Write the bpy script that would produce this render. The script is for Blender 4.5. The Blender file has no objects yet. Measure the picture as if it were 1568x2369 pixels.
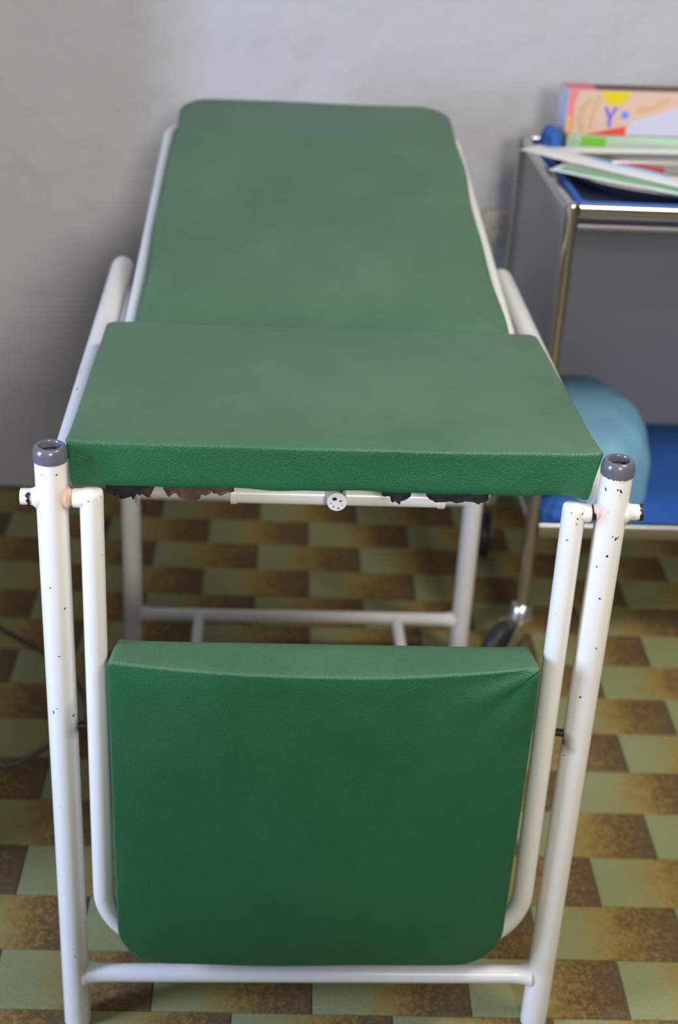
import bpy, bmesh, math, random
from mathutils import Vector, Matrix, noise
random.seed(7)
PI = math.pi
sc = bpy.context.scene
C = sc.collection

# ------------------------------------------------------------------ camera
cam_d = bpy.data.cameras.new('camera'); cam = bpy.data.objects.new('camera', cam_d); C.objects.link(cam)
CR = Vector((0.99788633, -0.04324045, 0.04850909)); CU = Vector((-0.02291672, 0.46436162, 0.88534915))
CF = Vector((0.06080866, 0.88458948, -0.46238919))
m = Matrix((CR, CU, -CF)).transposed().to_4x4(); m.translation = Vector((-0.0917748, -1.4037412, 1.5152713))
cam.matrix_world = m
cam_d.sensor_fit = 'VERTICAL'; cam_d.sensor_height = 36; cam_d.sensor_width = 24
cam_d.lens = 3307.06 / 2369 * 36
cam_d.clip_start = 0.05
cam_d.dof.use_dof = True; cam_d.dof.focus_distance = 1.58; cam_d.dof.aperture_fstop = 3.6
sc.camera = cam

# ------------------------------------------------------------------ world, lights, exposure
w = bpy.data.worlds.new('world'); sc.world = w; w.use_nodes = True
w.node_tree.nodes['Background'].inputs[0].default_value = (0.62, 0.76, 1.0, 1)
w.node_tree.nodes['Background'].inputs[1].default_value = 0.3
sc.view_settings.view_transform = 'Standard'; sc.view_settings.look = 'None'
sc.view_settings.gamma = 1; sc.view_settings.use_curve_mapping = False
sc.view_settings.exposure = 0.10

def window_light(name, loc, look, sx, sy, power, col):
    d = bpy.data.lights.new(name, 'AREA'); d.shape = 'RECTANGLE'; d.size = sx; d.size_y = sy
    d.energy = power; d.color = col
    o = bpy.data.objects.new(name, d); C.objects.link(o); o.location = loc
    o.rotation_euler = Vector(look).to_track_quat('-Z', 'Y').to_euler()
    return o
# daylight through the left window (cool), the small high window behind the photographer and an unseen ceiling lamp added as fill
window_light('window_daylight_left', (-2.28, -0.90, 1.30), (1, 0, -0.16), 0.6, 1.0, 92, (0.53, 0.66, 1.0))
window_light('window_daylight_back', (0.38, -3.18, 2.15), (0, 1, -0.30), 0.5, 0.5, 72, (1.0, 0.95, 0.86))
window_light('ceiling_fill_light', (1.05, -0.35, 2.68), (-0.12, 0.05, -1), 0.5, 0.5, 41, (1.0, 0.94, 0.84))

try:
    sc.cycles.use_denoising = True
    sc.cycles.max_bounces = 8
    sc.cycles.sample_clamp_indirect = 6
except Exception:
    pass

# ------------------------------------------------------------------ material helpers
def srgb(r, g, b):
    f = lambda c: (c / 255 / 12.92) if c / 255 <= 0.04045 else ((c / 255 + 0.055) / 1.055) ** 2.4
    return (f(r), f(g), f(b), 1)

def new_mat(name, base=(0.5, 0.5, 0.5, 1), rough=0.5, metal=0.0, spec=0.5, coat=0.0):
    mt = bpy.data.materials.new(name); mt.use_nodes = True
    b = mt.node_tree.nodes['Principled BSDF']
    b.inputs['Base Color'].default_value = base; b.inputs['Roughness'].default_value = rough
    b.inputs['Metallic'].default_value = metal; b.inputs['Specular IOR Level'].default_value = spec
    b.inputs['Coat Weight'].default_value = coat; b.inputs['Coat Roughness'].default_value = 0.15
    return mt, mt.node_tree, b

def node(nt, typ, **kw):
    n = nt.nodes.new(typ)
    for k, v in kw.items():
        if k.startswith('i_'):
            n.inputs[k[2:].replace('_', ' ')].default_value = v
        else:
            setattr(n, k, v)
    return n

def noise_tex(nt, scale, detail=4, rough=0.55, vec=None, dist=0.0):
    n = nt.nodes.new('ShaderNodeTexNoise'); n.inputs['Scale'].default_value = scale
    n.inputs['Detail'].default_value = detail; n.inputs['Roughness'].default_value = rough
    n.inputs['Distortion'].default_value = dist
    if vec is not None: nt.links.new(vec, n.inputs['Vector'])
    return n

def ramp(nt, src, stops, interp='LINEAR'):
    r = nt.nodes.new('ShaderNodeValToRGB'); nt.links.new(src, r.inputs[0])
    cr = r.color_ramp; cr.interpolation = interp
    while len(cr.elements) < len(stops): cr.elements.new(0.5)
    for e, (p, c) in zip(cr.elements, stops):
        e.position = p; e.color = c if len(c) == 4 else (*c, 1)
    return r

def mixc(nt, fac, a, b, mode='MIX'):
    n = nt.nodes.new('ShaderNodeMix'); n.data_type = 'RGBA'; n.blend_type = mode
    for sock, v in ((n.inputs[0], fac), (n.inputs[6], a), (n.inputs[7], b)):
        if hasattr(v, 'links') or hasattr(v, 'is_linked'): nt.links.new(v, sock)
        else: sock.default_value = v
    return n.outputs[2]

def bump(nt, bsdf, height, strength=0.3, dist=0.001, prev=None):
    b = nt.nodes.new('ShaderNodeBump'); b.inputs['Strength'].default_value = strength
    b.inputs['Distance'].default_value = dist; nt.links.new(height, b.inputs['Height'])
    if prev is not None: nt.links.new(prev.outputs[0], b.inputs['Normal'])
    nt.links.new(b.outputs[0], bsdf.inputs['Normal'])
    return b

def geo_pos(nt): return nt.nodes.new('ShaderNodeNewGeometry').outputs['Position']
def obj_pos(nt): return nt.nodes.new('ShaderNodeTexCoord').outputs['Object']
def math_n(nt, op, a, b=None):
    n = nt.nodes.new('ShaderNodeMath'); n.operation = op
    for i, v in enumerate((a, b)):
        if v is None: continue
        if isinstance(v, (int, float)): n.inputs[i].default_value = v
        else: nt.links.new(v, n.inputs[i])
    return n.outputs[0]

# painted plaster wall
M_WALL, nt, b = new_mat('wall_plaster', (0.60, 0.60, 0.605, 1), 0.75, spec=0.3)
p = geo_pos(nt)
n1 = noise_tex(nt, 2.2, 3, vec=p); n2 = noise_tex(nt, 9, 3, 0.5, p); n3 = noise_tex(nt, 160, 3, vec=p)
nt.links.new(mixc(nt, n1.outputs[0], (0.475, 0.475, 0.483, 1), (0.52, 0.52, 0.53, 1)), b.inputs['Base Color'])
b1 = bump(nt, b, n2.outputs[0], 0.8, 0.014); bump(nt, b, n3.outputs[0], 0.25, 0.001, b1)

M_CEIL, _, _ = new_mat('ceiling_paint', (0.62, 0.62, 0.60, 1), 0.8)
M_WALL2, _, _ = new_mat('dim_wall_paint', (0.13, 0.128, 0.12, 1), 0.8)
M_CABINET, _, _ = new_mat('cabinet_lacquer', (0.16, 0.155, 0.15, 1), 0.5)
M_FRAMEW, _, _ = new_mat('window_frame_paint', (0.72, 0.71, 0.68, 1), 0.4)
M_JOINT, _, _ = new_mat('floor_joint', srgb(132, 120, 104), 0.8)

# vinyl floor tile: sage green fading through gold speckle to slate brown
M_TILE, nt, b = new_mat('floor_tile_vinyl', rough=0.60, spec=0.18)
uv = nt.nodes.new('ShaderNodeTexCoord').outputs['UV']; p = geo_pos(nt)
sep = nt.nodes.new('ShaderNodeSeparateXYZ'); nt.links.new(uv, sep.inputs[0])
na = noise_tex(nt, 34, 5, 0.65, p, 0.6); nb = noise_tex(nt, 125, 3, 0.6, p, 1.2); nc = noise_tex(nt, 9, 3, 0.5, p)
u = math_n(nt, 'ADD', sep.outputs[0], math_n(nt, 'MULTIPLY', math_n(nt, 'SUBTRACT', na.outputs[0], 0.5), 0.46))
u = math_n(nt, 'ADD', u, math_n(nt, 'MULTIPLY', math_n(nt, 'SUBTRACT', nc.outputs[0], 0.5), 0.30))
grad = ramp(nt, u, [(0.0, srgb(146, 150, 106)), (0.30, srgb(146, 146, 98)), (0.47, srgb(146, 130, 74)),
                    (0.60, srgb(126, 102, 60)), (0.76, srgb(102, 82, 54)), (1.0, srgb(96, 80, 58))])
gold = ramp(nt, nb.outputs[0], [(0.49, (0, 0, 0)), (0.57, (1, 1, 1))])
band = ramp(nt, u, [(0.22, (0, 0, 0)), (0.48, (1, 1, 1)), (0.72, (0.8, 0.8, 0.8)), (1.0, (0.15, 0.15, 0.15))])
gf = math_n(nt, 'MULTIPLY', math_n(nt, 'MULTIPLY', gold.outputs[0], band.outputs[0]), 0.70)
col = mixc(nt, gf, grad.outputs[0], srgb(172, 138, 70))
fine = noise_tex(nt, 420, 2, 0.5, p)
col = mixc(nt, 0.35, col, ramp(nt, fine.outputs[0], [(0.3, (0.25, 0.25, 0.25)), (0.7, (0.75, 0.75, 0.75))]).outputs[0], 'OVERLAY')
col = mixc(nt, 1.0, col, (0.87, 0.87, 0.87, 1), 'MULTIPLY')
nt.links.new(col, b.inputs['Base Color'])
bb = bump(nt, b, nb.outputs[0], 0.6, 0.0014); bump(nt, b, fine.outputs[0], 0.15, 0.0003, bb)

# ivory enamel on tube, with faint rust bloom where the pivots pass through the posts
def enamel(name, spots=()):
    mt, nt, b = new_mat(name, (0.79, 0.78, 0.75, 1), 0.33, spec=0.5, coat=0.25)
    p = geo_pos(nt)
    n1 = noise_tex(nt, 7, 4, vec=p); n2 = noise_tex(nt, 60, 4, vec=p)
    c = mixc(nt, n1.outputs[0], (0.80, 0.785, 0.755, 1), (0.76, 0.74, 0.69, 1))
    for (loc, rad, colr, amt) in spots:
        d = nt.nodes.new('ShaderNodeVectorMath'); d.operation = 'DISTANCE'
        nt.links.new(p, d.inputs[0]); d.inputs[1].default_value = loc
        dd = math_n(nt, 'ADD', d.outputs['Value'], math_n(nt, 'MULTIPLY', math_n(nt, 'SUBTRACT', n2.outputs[0], 0.5), rad * 0.9))
        r = ramp(nt, math_n(nt, 'DIVIDE', dd, rad), [(0.0, (amt, amt, amt)), (0.35, (amt * 0.6,) * 3), (1.0, (0, 0, 0))])
        c = mixc(nt, r.outputs[0], c, colr)
    nt.links.new(c, b.inputs['Base Color'])
    n3 = noise_tex(nt, 45, 3, vec=p); bump(nt, b, n3.outputs[0], 0.12, 0.0008)
    return mt
RUST = srgb(205, 128, 62); GRIME = srgb(92, 84, 66)
M_ENAMEL = enamel('ivory_enamel')
M_POST = enamel('ivory_enamel_post', [
    ((-.289, -.008, .795), .020, RUST, 0.8), ((.289, -.008, .790), .020, RUST, 0.75),
    ((-.293, -.010, .487), .016, GRIME, 0.7), ((.292, -.009, .476), .020, srgb(70, 48, 24), 0.95),
    ((-.294, -.010, .105), .018, srgb(170, 140, 90), 0.4), ((.31, -.0177, .115), .022, srgb(196, 168, 110), 0.3)])
M_CHIP, _, _ = new_mat('bare_chipped_metal', srgb(46, 36, 36), 0.5, 0.3)
M_RUSTPIN, _, _ = new_mat('dark_rusty_steel', srgb(52, 38, 32), 0.55, 0.4)
M_CAP, nt, b = new_mat('grey_plastic_cap', srgb(92, 94, 104), 0.22, spec=0.7)
p = geo_pos(nt); n1 = noise_tex(nt, 220, 4, vec=p)
nt.links.new(mixc(nt, n1.outputs[0], srgb(84, 86, 97), srgb(100, 102, 110)), b.inputs['Base Color'])
M_CAPIN, _, _ = new_mat('dark_cap_hollow', srgb(70, 64, 56), 0.9)  # darker brownish matt tone inside the cap

# green leatherette with pebble grain
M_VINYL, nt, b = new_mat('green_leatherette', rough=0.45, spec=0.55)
p = obj_pos(nt)
n1 = noise_tex(nt, 5.5, 5, 0.6, p); n2 = noise_tex(nt, 300, 3, 0.6, p)
mp = nt.nodes.new('ShaderNodeMapping'); nt.links.new(p, mp.inputs[0]); mp.inputs['Scale'].default_value = (1.0, 1.0, 1.0)
wob = noise_tex(nt, 60, 2, 0.5, p)
vec = nt.nodes.new('ShaderNodeVectorMath'); vec.operation = 'MULTIPLY_ADD'
nt.links.new(wob.outputs['Color'], vec.inputs[0]); vec.inputs[1].default_value = (0.005,) * 3; nt.links.new(mp.outputs[0], vec.inputs[2])
vor = nt.nodes.new('ShaderNodeTexVoronoi'); vor.feature = 'SMOOTH_F1'; vor.inputs['Scale'].default_value = 760
nt.links.new(vec.outputs[0], vor.inputs['Vector'])
fac = ramp(nt, n1.outputs[0], [(0.33, (0, 0, 0)), (0.72, (1, 1, 1))])
vc = mixc(nt, fac.outputs[0], (0.004, 0.088, 0.031, 1), (0.012, 0.112, 0.043, 1))
# paler upward faces: light from above painted in, with some dust
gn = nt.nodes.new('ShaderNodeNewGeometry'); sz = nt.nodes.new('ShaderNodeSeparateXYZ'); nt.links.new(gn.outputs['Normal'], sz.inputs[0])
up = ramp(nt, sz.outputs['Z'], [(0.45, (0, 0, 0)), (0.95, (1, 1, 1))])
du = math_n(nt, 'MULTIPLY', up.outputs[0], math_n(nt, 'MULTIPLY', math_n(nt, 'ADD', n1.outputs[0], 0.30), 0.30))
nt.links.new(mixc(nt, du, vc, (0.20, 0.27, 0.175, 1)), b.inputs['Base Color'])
bb = bump(nt, b, vor.outputs['Distance'], 0.75, 0.0007); bb = bump(nt, b, n2.outputs[0], 0.45, 0.0007, bb)
n4 = noise_tex(nt, 14, 3, 0.5, p); bump(nt, b, n4.outputs[0], 0.25, 0.004, bb)
b.inputs['Sheen Weight'].default_value = 0.04; b.inputs['Sheen Roughness'].default_value = 0.4

M_BOARD, _, _ = new_mat('dark_under_board', srgb(40, 28, 22), 0.9)
M_LINING, nt, b = new_mat('torn_brown_lining', rough=0.95)
n1 = noise_tex(nt, 60, 4, vec=geo_pos(nt)); nt.links.new(mixc(nt, n1.outputs[0], srgb(24, 18, 16), srgb(104, 70, 52)), b.inputs['Base Color'])
M_BLACKLINING, _, _ = new_mat('black_torn_lining', srgb(26, 25, 27), 0.9)

M_CHROME, _, _ = new_mat('chrome_tube', (0.60, 0.58, 0.58, 1), 0.16, 1.0)
M_STEEL, _, _ = new_mat('stainless_steel', (0.70, 0.69, 0.67, 1), 0.26, 1.0)
M_PANEL, nt, b = new_mat('grey_lacquered_sheet', srgb(134, 136, 146), 0.30, spec=0.5)
M_DULL, _, _ = new_mat('dull_metal_strip', (0.25, 0.23, 0.22, 1), 0.5, 0.8)
M_RUBBER, _, _ = new_mat('dark_rubber', srgb(40, 41, 46), 0.5)
M_BLUE, nt, b = new_mat('royal_blue_cloth', rough=0.75)
n1 = noise_tex(nt, 8, 4, vec=geo_pos(nt)); nt.links.new(mixc(nt, n1.outputs[0], srgb(26, 80, 156), srgb(46, 106, 188)), b.inputs['Base Color'])
M_LBLUE, nt, b = new_mat('pale_blue_cloth', rough=0.85)
n1 = noise_tex(nt, 14, 4, vec=geo_pos(nt)); nt.links.new(mixc(nt, n1.outputs[0], srgb(104, 160, 192), srgb(134, 182, 208)), b.inputs['Base Color'])
M_TEALEDGE, _, _ = new_mat('teal_cloth_edge', srgb(10, 108, 112), 0.8)
M_SOCKET, nt, b = new_mat('beige_socket_plastic', rough=0.5)
n1 = noise_tex(nt, 60, 4, vec=geo_pos(nt)); nt.links.new(mixc(nt, n1.outputs[0], srgb(186, 172, 156), srgb(208, 196, 182)), b.inputs['Base Color'])
M_DARK, _, _ = new_mat('socket_hole_dark', srgb(40, 36, 34), 0.7)
M_CABLE, _, _ = new_mat('grey_cable_sheath', srgb(78, 80, 74), 0.45)
def flat(name, r, g, b_, rough=0.55): return new_mat(name, srgb(r, g, b_), rough)[0]
M_PINKCARD = flat('pink_card', 226, 124, 132); M_LILACCARD = flat('lilac_white_card', 194, 194, 214)
M_SKINPRINT = flat('beige_print', 212, 180, 160); M_TANPRINT = flat('tan_print', 208, 168, 124)
M_REDPRINT = flat('red_print', 222, 62, 50); M_YELLOW = flat('yellow_print', 220, 196, 6)
M_BLUEPRINT = flat('blue_print', 96, 96, 214); M_DOTPRINT = flat('sky_blue_print', 100, 140, 236)
M_GREENCARD = flat('lime_green_card', 118, 196, 52); M_GREENWHITE = flat('pale_green_card', 176, 206, 176)
M_SLOT = flat('brown_box_slot', 96, 72, 56)
M_PAPER = flat('white_paper_pouch', 222, 224, 218, 0.45); M_PAPERBLUE = flat('pale_blue_pouch_print', 150, 192, 232, 0.45)
M_PAPERGREEN = flat('sage_green_pouch_print', 124, 172, 134, 0.45)
M_REDPLASTIC = flat('red_plastic', 176, 62, 58, 0.4); M_TANK = flat('tan_plastic', 150, 122, 100, 0.5)
M_BLUESHADE = flat('shaded_blue_cloth', 14, 34, 62, 0.8)  # blue tray cloth with its shade painted in
M_SATIN, _, _ = new_mat('satin_chrome', (0.50, 0.48, 0.46, 1), 0.32, 1.0)

# ------------------------------------------------------------------ geometry helpers
def mesh_obj(name, bm, mat, parent=None, smooth=True, mats=None):
    me = bpy.data.meshes.new(name)
    bmesh.ops.recalc_face_normals(bm, faces=bm.faces[:])
    bm.to_mesh(me); bm.free()
    if mats:
        for x in mats: me.materials.append(x)
    else: me.materials.append(mat)
    if smooth:
        for q in me.polygons: q.use_smooth = True
        try: me.set_sharp_from_angle(angle=math.radians(42))
        except Exception: pass
    o = bpy.data.objects.new(name, me); C.objects.link(o)
    if parent is not None: o.parent = parent
    return o

def thing(name, label, cat, group=None, loc=(0, 0, 0)):
    o = bpy.data.objects.new(name, None); C.objects.link(o); o.location = loc; o.empty_display_size = 0.05
    tag(o, label, cat, group); return o
def tag(o, label, cat, group=None):
    o['label'] = label; o['category'] = cat; o['kind'] = 'thing'
    if group: o['group'] = group
    return o
def structure(o): o['kind'] = 'structure'; return o

def box(bm, x0, x1, y0, y1, z0, z1, bev=0.0):
    r = bmesh.ops.create_cube(bm, size=1)
    for v in r['verts']:
        v.co = Vector(((x0 + x1) / 2 + v.co.x * (x1 - x0), (y0 + y1) / 2 + v.co.y * (y1 - y0), (z0 + z1) / 2 + v.co.z * (z1 - z0)))
    if bev > 0:
        es = list({e for v in r['verts'] for e in v.link_edges})
        bmesh.ops.bevel(bm, geom=es, offset=bev, segments=2, affect='EDGES', profile=0.5)

def fillet(pts, rad, n=8):
    pts = [Vector(q) for q in pts]; out = [pts[0]]
    for i in range(1, len(pts) - 1):
        a, b, c = pts[i - 1], pts[i], pts[i + 1]
        r = rad[i - 1] if isinstance(rad, (list, tuple)) else rad
        d1 = (a - b).normalized(); d2 = (c - b).normalized()
        ang = d1.angle(d2)
        if ang > PI - 0.02 or r <= 0: out.append(b); continue
        t = r / math.tan(ang / 2); t = min(t, (a - b).length * .49, (c - b).length * .49); r = t * math.tan(ang / 2)
        cen = b + (d1 + d2).normalized() * (r / math.sin(ang / 2))
        s = b + d1 * t - cen; e = b + d2 * t - cen; tot = s.angle(e); ax = s.cross(e).normalized()
        for k in range(n + 1): out.append(cen + Matrix.Rotation(tot * k / n, 3, ax) @ s)
    out.append(pts[-1]); return out

def tube(bm, pts, r, seg=20, caps=True, radii=None):
    pts = [Vector(q) for q in pts]; rings = []
    T = [(pts[min(i + 1, len(pts) - 1)] - pts[max(i - 1, 0)]).normalized() for i in range(len(pts))]
    N = T[0].orthogonal().normalized()
    for i, q in enumerate(pts):
        N = (N - T[i] * N.dot(T[i])).normalized(); B = T[i].cross(N); rr = radii[i] if radii else r
        rings.append([bm.verts.new(q + (N * math.cos(2 * PI * k / seg) + B * math.sin(2 * PI * k / seg)) * rr) for k in range(seg)])
    for a, b_ in zip(rings, rings[1:]):
        for k in range(seg): bm.faces.new((a[k], a[(k + 1) % seg], b_[(k + 1) % seg], b_[k]))
    if caps: bm.faces.new(rings[0]); bm.faces.new(rings[-1])

def lathe(bm, prof, cx=0, cy=0, seg=40, axis='z', cz=0, sx=1, sy=1, caps=True):
    rings = []
    for (r, h) in prof:
        ring = []
        for k in range(seg):
            a = 2 * PI * k / seg; x, y = r * math.cos(a) * sx, r * math.sin(a) * sy
            co = (cx + x, cy + y, cz + h) if axis == 'z' else ((cx + h, cy + x, cz + y) if axis == 'x' else (cx + x, cy + h, cz + y))
            ring.append(bm.verts.new(co))
        rings.append(ring)
    for a, b_ in zip(rings, rings[1:]):
        for k in range(seg): bm.faces.new((a[k], a[(k + 1) % seg], b_[(k + 1) % seg], b_[k]))
    if caps and prof[0][0] > 1e-6: bm.faces.new(rings[0])
    if caps and prof[-1][0] > 1e-6: bm.faces.new(rings[-1])
    bmesh.ops.remove_doubles(bm, verts=bm.verts[:], dist=1e-7)

def poly_prism(bm, pts2, fn, t):
    """extrude a 2D outline; fn(u, v, h) -> world point"""
    a = [bm.verts.new(fn(u, v, 0)) for u, v in pts2]; b_ = [bm.verts.new(fn(u, v, t)) for u, v in pts2]
    bm.faces.new(a); bm.faces.new(b_[::-1]); n = len(pts2)
    for k in range(n): bm.faces.new((a[k], a[(k + 1) % n], b_[(k + 1) % n], b_[k]))

def outline(hw, y0, y1, radii, per=14, step=0.008):
    """rounded rectangle (x -hw..hw, y y0..y1) ; radii = corner radii at (-,y0),(+,y0),(+,y1),(-,y1)"""
    cs = [(-hw, y0, PI, radii[0]), (hw, y0, 1.5 * PI, radii[1]), (hw, y1, 0, radii[2]), (-hw, y1, .5 * PI, radii[3])]
    pts = []
    for (x, y, a0, r) in cs:
        cx = x + (r if x < 0 else -r); cy = y + (r if y == y0 else -r)
        for k in range(per + 1):
            a = a0 + k / per * PI / 2; pts.append(Vector((cx + r * math.cos(a), cy + r * math.sin(a))))
    out = []
    for i, q in enumerate(pts):
        nx = pts[(i + 1) % len(pts)]; out.append(q); L = (nx - q).length
        k = int(L / step)
        for j in range(1, k): out.append(q.lerp(nx, j / k))
    return out

def cushion(hw, ln, th, radii, edge, warp, bot_in=0.006, crown=0.006, flat_bottom=True):
    """upholstered pad in its own frame: x width, y length 0..ln, z thickness 0..th (top crowned)"""
    ol = outline(hw, 0, ln, radii); cen = Vector((0, ln / 2)); bm = bmesh.new(); n = len(ol)
    nrm = []
    for i in range(n):
        t = (ol[(i + 1) % n] - ol[i - 1]).normalized(); nrm.append(Vector((t.y, -t.x)))
    def ring(inset, z, scale=1.0):
        r = []
        for i in range(n):
            q = ol[i] - nrm[i] * inset; q = cen + (q - cen) * scale
            r.append(bm.verts.new(warp(Vector((q.x, q.y, z)), hw, ln, th)))
        return r
    rings = [ring(bot_in, 0, s) for s in (0.05, 0.5, 0.97)]
    rings += [ring(bot_in, 0.0005), ring(bot_in * .7, th * 0.04), ring(bot_in * .5, th * .12)]
    for k in range(1, 8): rings.append(ring(bot_in * .45 * (1 - k / 8), th * .12 + (th - edge - th * .12) * k / 8))
    for k in range(0, 6):
        a = k / 5 * PI / 2; rings.append(ring(edge * (1 - math.cos(a)), th - edge + edge * math.sin(a)))
    for k in range(1, 26):
        s = 1 - k / 25.5
        zz = th + crown * (1 - s ** 6)
        rings.append(ring(edge, zz, s))
    for a, b_ in zip(rings, rings[1:]):
        for k in range(n): bm.faces.new((a[k], a[(k + 1) % n], b_[(k + 1) % n], b_[k]))
    bm.faces.new(rings[0]); bm.faces.new(rings[-1])
    return bm

def chips(parent, cx, cy, r, lst, name='paint_chips'):
    bm = bmesh.new(); rnd = random.Random(len(lst))
    for (z, a, s, asp) in lst:
        n = 9; ph = rnd.random() * 6; vs = []
        tilt = rnd.uniform(-.5, .5) if asp > .9 else 0
        for k in range(n):
            t = 2 * PI * k / n; rr = s * (1 + .28 * math.sin(2 * t + ph) + .18 * rnd.uniform(-1, 1))
            du = rr * math.cos(t); dv = rr * asp * math.sin(t); du += dv * tilt
            aa = a + du / r
            vs.append(bm.verts.new((cx + (r + .00025) * math.cos(aa), cy + (r + .00025) * math.sin(aa), z + dv)))
        bm.faces.new(vs)
    o = mesh_obj(name, bm, M_CHIP, parent, smooth=False); o['kind'] = 'stuff'; return o

# ------------------------------------------------------------------ room
WY = 1.59; XL, XR, YF, ZC = -2.3, 2.6, -3.2, 2.75
bm = bmesh.new(); box(bm, XL - .15, XR + .15, YF - .15, WY + .15, -.06, -.0035)
floor = structure(mesh_obj('floor', bm, M_JOINT, smooth=False))
bm = bmesh.new(); box(bm, XL - .15, XR + .15, YF - .15, WY + .15, ZC, ZC + .1)
structure(mesh_obj('ceiling', bm, M_CEIL, smooth=False))
bm = bmesh.new(); box(bm, XL - .15, XR + .15, WY, WY + .15, -.06, ZC)
structure(mesh_obj('wall_back', bm, M_WALL, smooth=False))
def wall_with_hole(bm, axis, c0, c1, a0, a1, z0, z1, holes):
    """wall slab with window openings; axis 'x': slab between x=c0..c1 running along y"""
    def bx(p0, p1, q0, q1):
        if p1 - p0 < 1e-4 or q1 - q0 < 1e-4: return
        if axis == 'x': box(bm, c0, c1, p0, p1, q0, q1)
        else: box(bm, p0, p1, c0, c1, q0, q1)
    cur = a0
    for (h0, h1, s0, s1) in holes:
        bx(cur, h0, z0, z1); bx(h0, h1, z0, s0); bx(h0, h1, s1, z1); cur = h1
    bx(cur, a1, z0, z1)
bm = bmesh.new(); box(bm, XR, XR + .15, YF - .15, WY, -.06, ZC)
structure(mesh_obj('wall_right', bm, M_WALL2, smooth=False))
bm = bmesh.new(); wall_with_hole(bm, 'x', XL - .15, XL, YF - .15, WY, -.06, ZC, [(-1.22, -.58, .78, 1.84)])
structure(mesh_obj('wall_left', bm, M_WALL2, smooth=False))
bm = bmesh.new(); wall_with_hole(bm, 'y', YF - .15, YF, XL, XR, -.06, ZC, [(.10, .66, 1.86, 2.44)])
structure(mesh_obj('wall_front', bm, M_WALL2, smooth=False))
# unseen wall pier, added to keep left window light off the back wall
bm = bmesh.new(); box(bm, -1.30, -.75, 1.00, WY + .01, -.01, ZC + .01)
structure(mesh_obj('shading_pier_1', bm, M_WALL, smooth=False))
# unseen low cabinet, added to keep window light off the left floor
cb = thing('shading_cabinet', 'unseen grey low cabinet added to shade the floor left of the couch', 'cabinet')
bm = bmesh.new(); box(bm, -1.30, -.80, .08, 0.995, .06, .78, .004); mesh_obj('body', bm, M_CABINET, cb, smooth=False)
bm = bmesh.new(); box(bm, -1.31, -.785, .07, 0.995, .78, .80, .003); mesh_obj('cabinet_top', bm, M_CABINET, cb, smooth=False)
bm = bmesh.new(); box(bm, -1.27, -.83, .11, 0.97, 0, .06); mesh_obj('plinth', bm, M_CABINET, cb, smooth=False)
for q in (0, 1):
    bm = bmesh.new(); box(bm, -.80, -.782, .095 + q * .45, .535 + q * .45, .08, .76, .003); d_ = mesh_obj('door', bm, M_CABINET, cb, smooth=False)
    bm = bmesh.new(); box(bm, -.782, -.770, .49 + q * .09, .505 + q * .09, .42, .54, .002); mesh_obj('handle', bm, M_CHIP, d_, smooth=False)
# unseen folding screen behind the camera, added to shade leg rest and floor
ps = thing('shading_screen', 'unseen folding screen added to block light from the small high window', 'screen')
for q, (xa, ya, xb, yb) in enumerate(((-.95, -1.98, -.36, -1.74), (-.34, -1.74, .33, -1.78))):
    bm = bmesh.new(); tube(bm, fillet([(xa, ya, 0), (xa, ya, 1.41), (xb, yb, 1.41), (xb, yb, 0)], .06, 8), .011, 12); mesh_obj('screen_frame', bm, M_FRAMEW, ps)
    bm = bmesh.new()
    a, b_ = Vector((xa, ya, 0)), Vector((xb, yb, 0)); T = (b_ - a).normalized(); S = Vector((-T.y, T.x, 0)); A = []
    for k in range(41):
        p_ = a + T * .014 + (b_ - a - T * .028) * (k / 40) + S * .006 * math.sin(k * 1.6)
        A.append([bm.verts.new((p_.x, p_.y, z)) for z in (.18, .9, 1.398)])
    for k in range(40):
        for l in (0, 1): bm.faces.new((A[k][l], A[k + 1][l], A[k + 1][l + 1], A[k][l + 1]))
    mesh_obj('curtain_panel', bm, M_CABINET, ps)
def window(nm, axis, c, a0, a1, z0, z1):
    bm = bmesh.new()
    def bx(p0, p1, q0, q1):
        if axis == 'x': box(bm, c - .03, c + .03, p0, p1, q0, q1)
        else: box(bm, p0, p1, c - .03, c + .03, q0, q1)
    bx(a0, a1, z0, z0 + .05); bx(a0, a1, z1 - .05, z1); bx(a0, a0 + .05, z0 + .05, z1 - .05); bx(a1 - .05, a1, z0 + .05, z1 - .05)
    mid = (a0 + a1) / 2; bx(mid - .03, mid + .03, z0 + .05, z1 - .05)
    structure(mesh_obj(nm, bm, M_FRAMEW, smooth=False))
window('window_1', 'x', XL - .10, -1.22, -.58, .78, 1.84)
cl = thing('ceiling_fill_lamp', 'unseen square white lamp added on the ceiling as fill light', 'lamp')  # housing for the added fill light, out of view
bm = bmesh.new(); box(bm, .73, 1.37, -.67, -.03, 2.70, 2.75, .004); mesh_obj('fill_lamp_housing', bm, M_FRAMEW, cl, smooth=False)
window('window_2', 'y', YF - .10, .10, .66, 1.86, 2.44)

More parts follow.
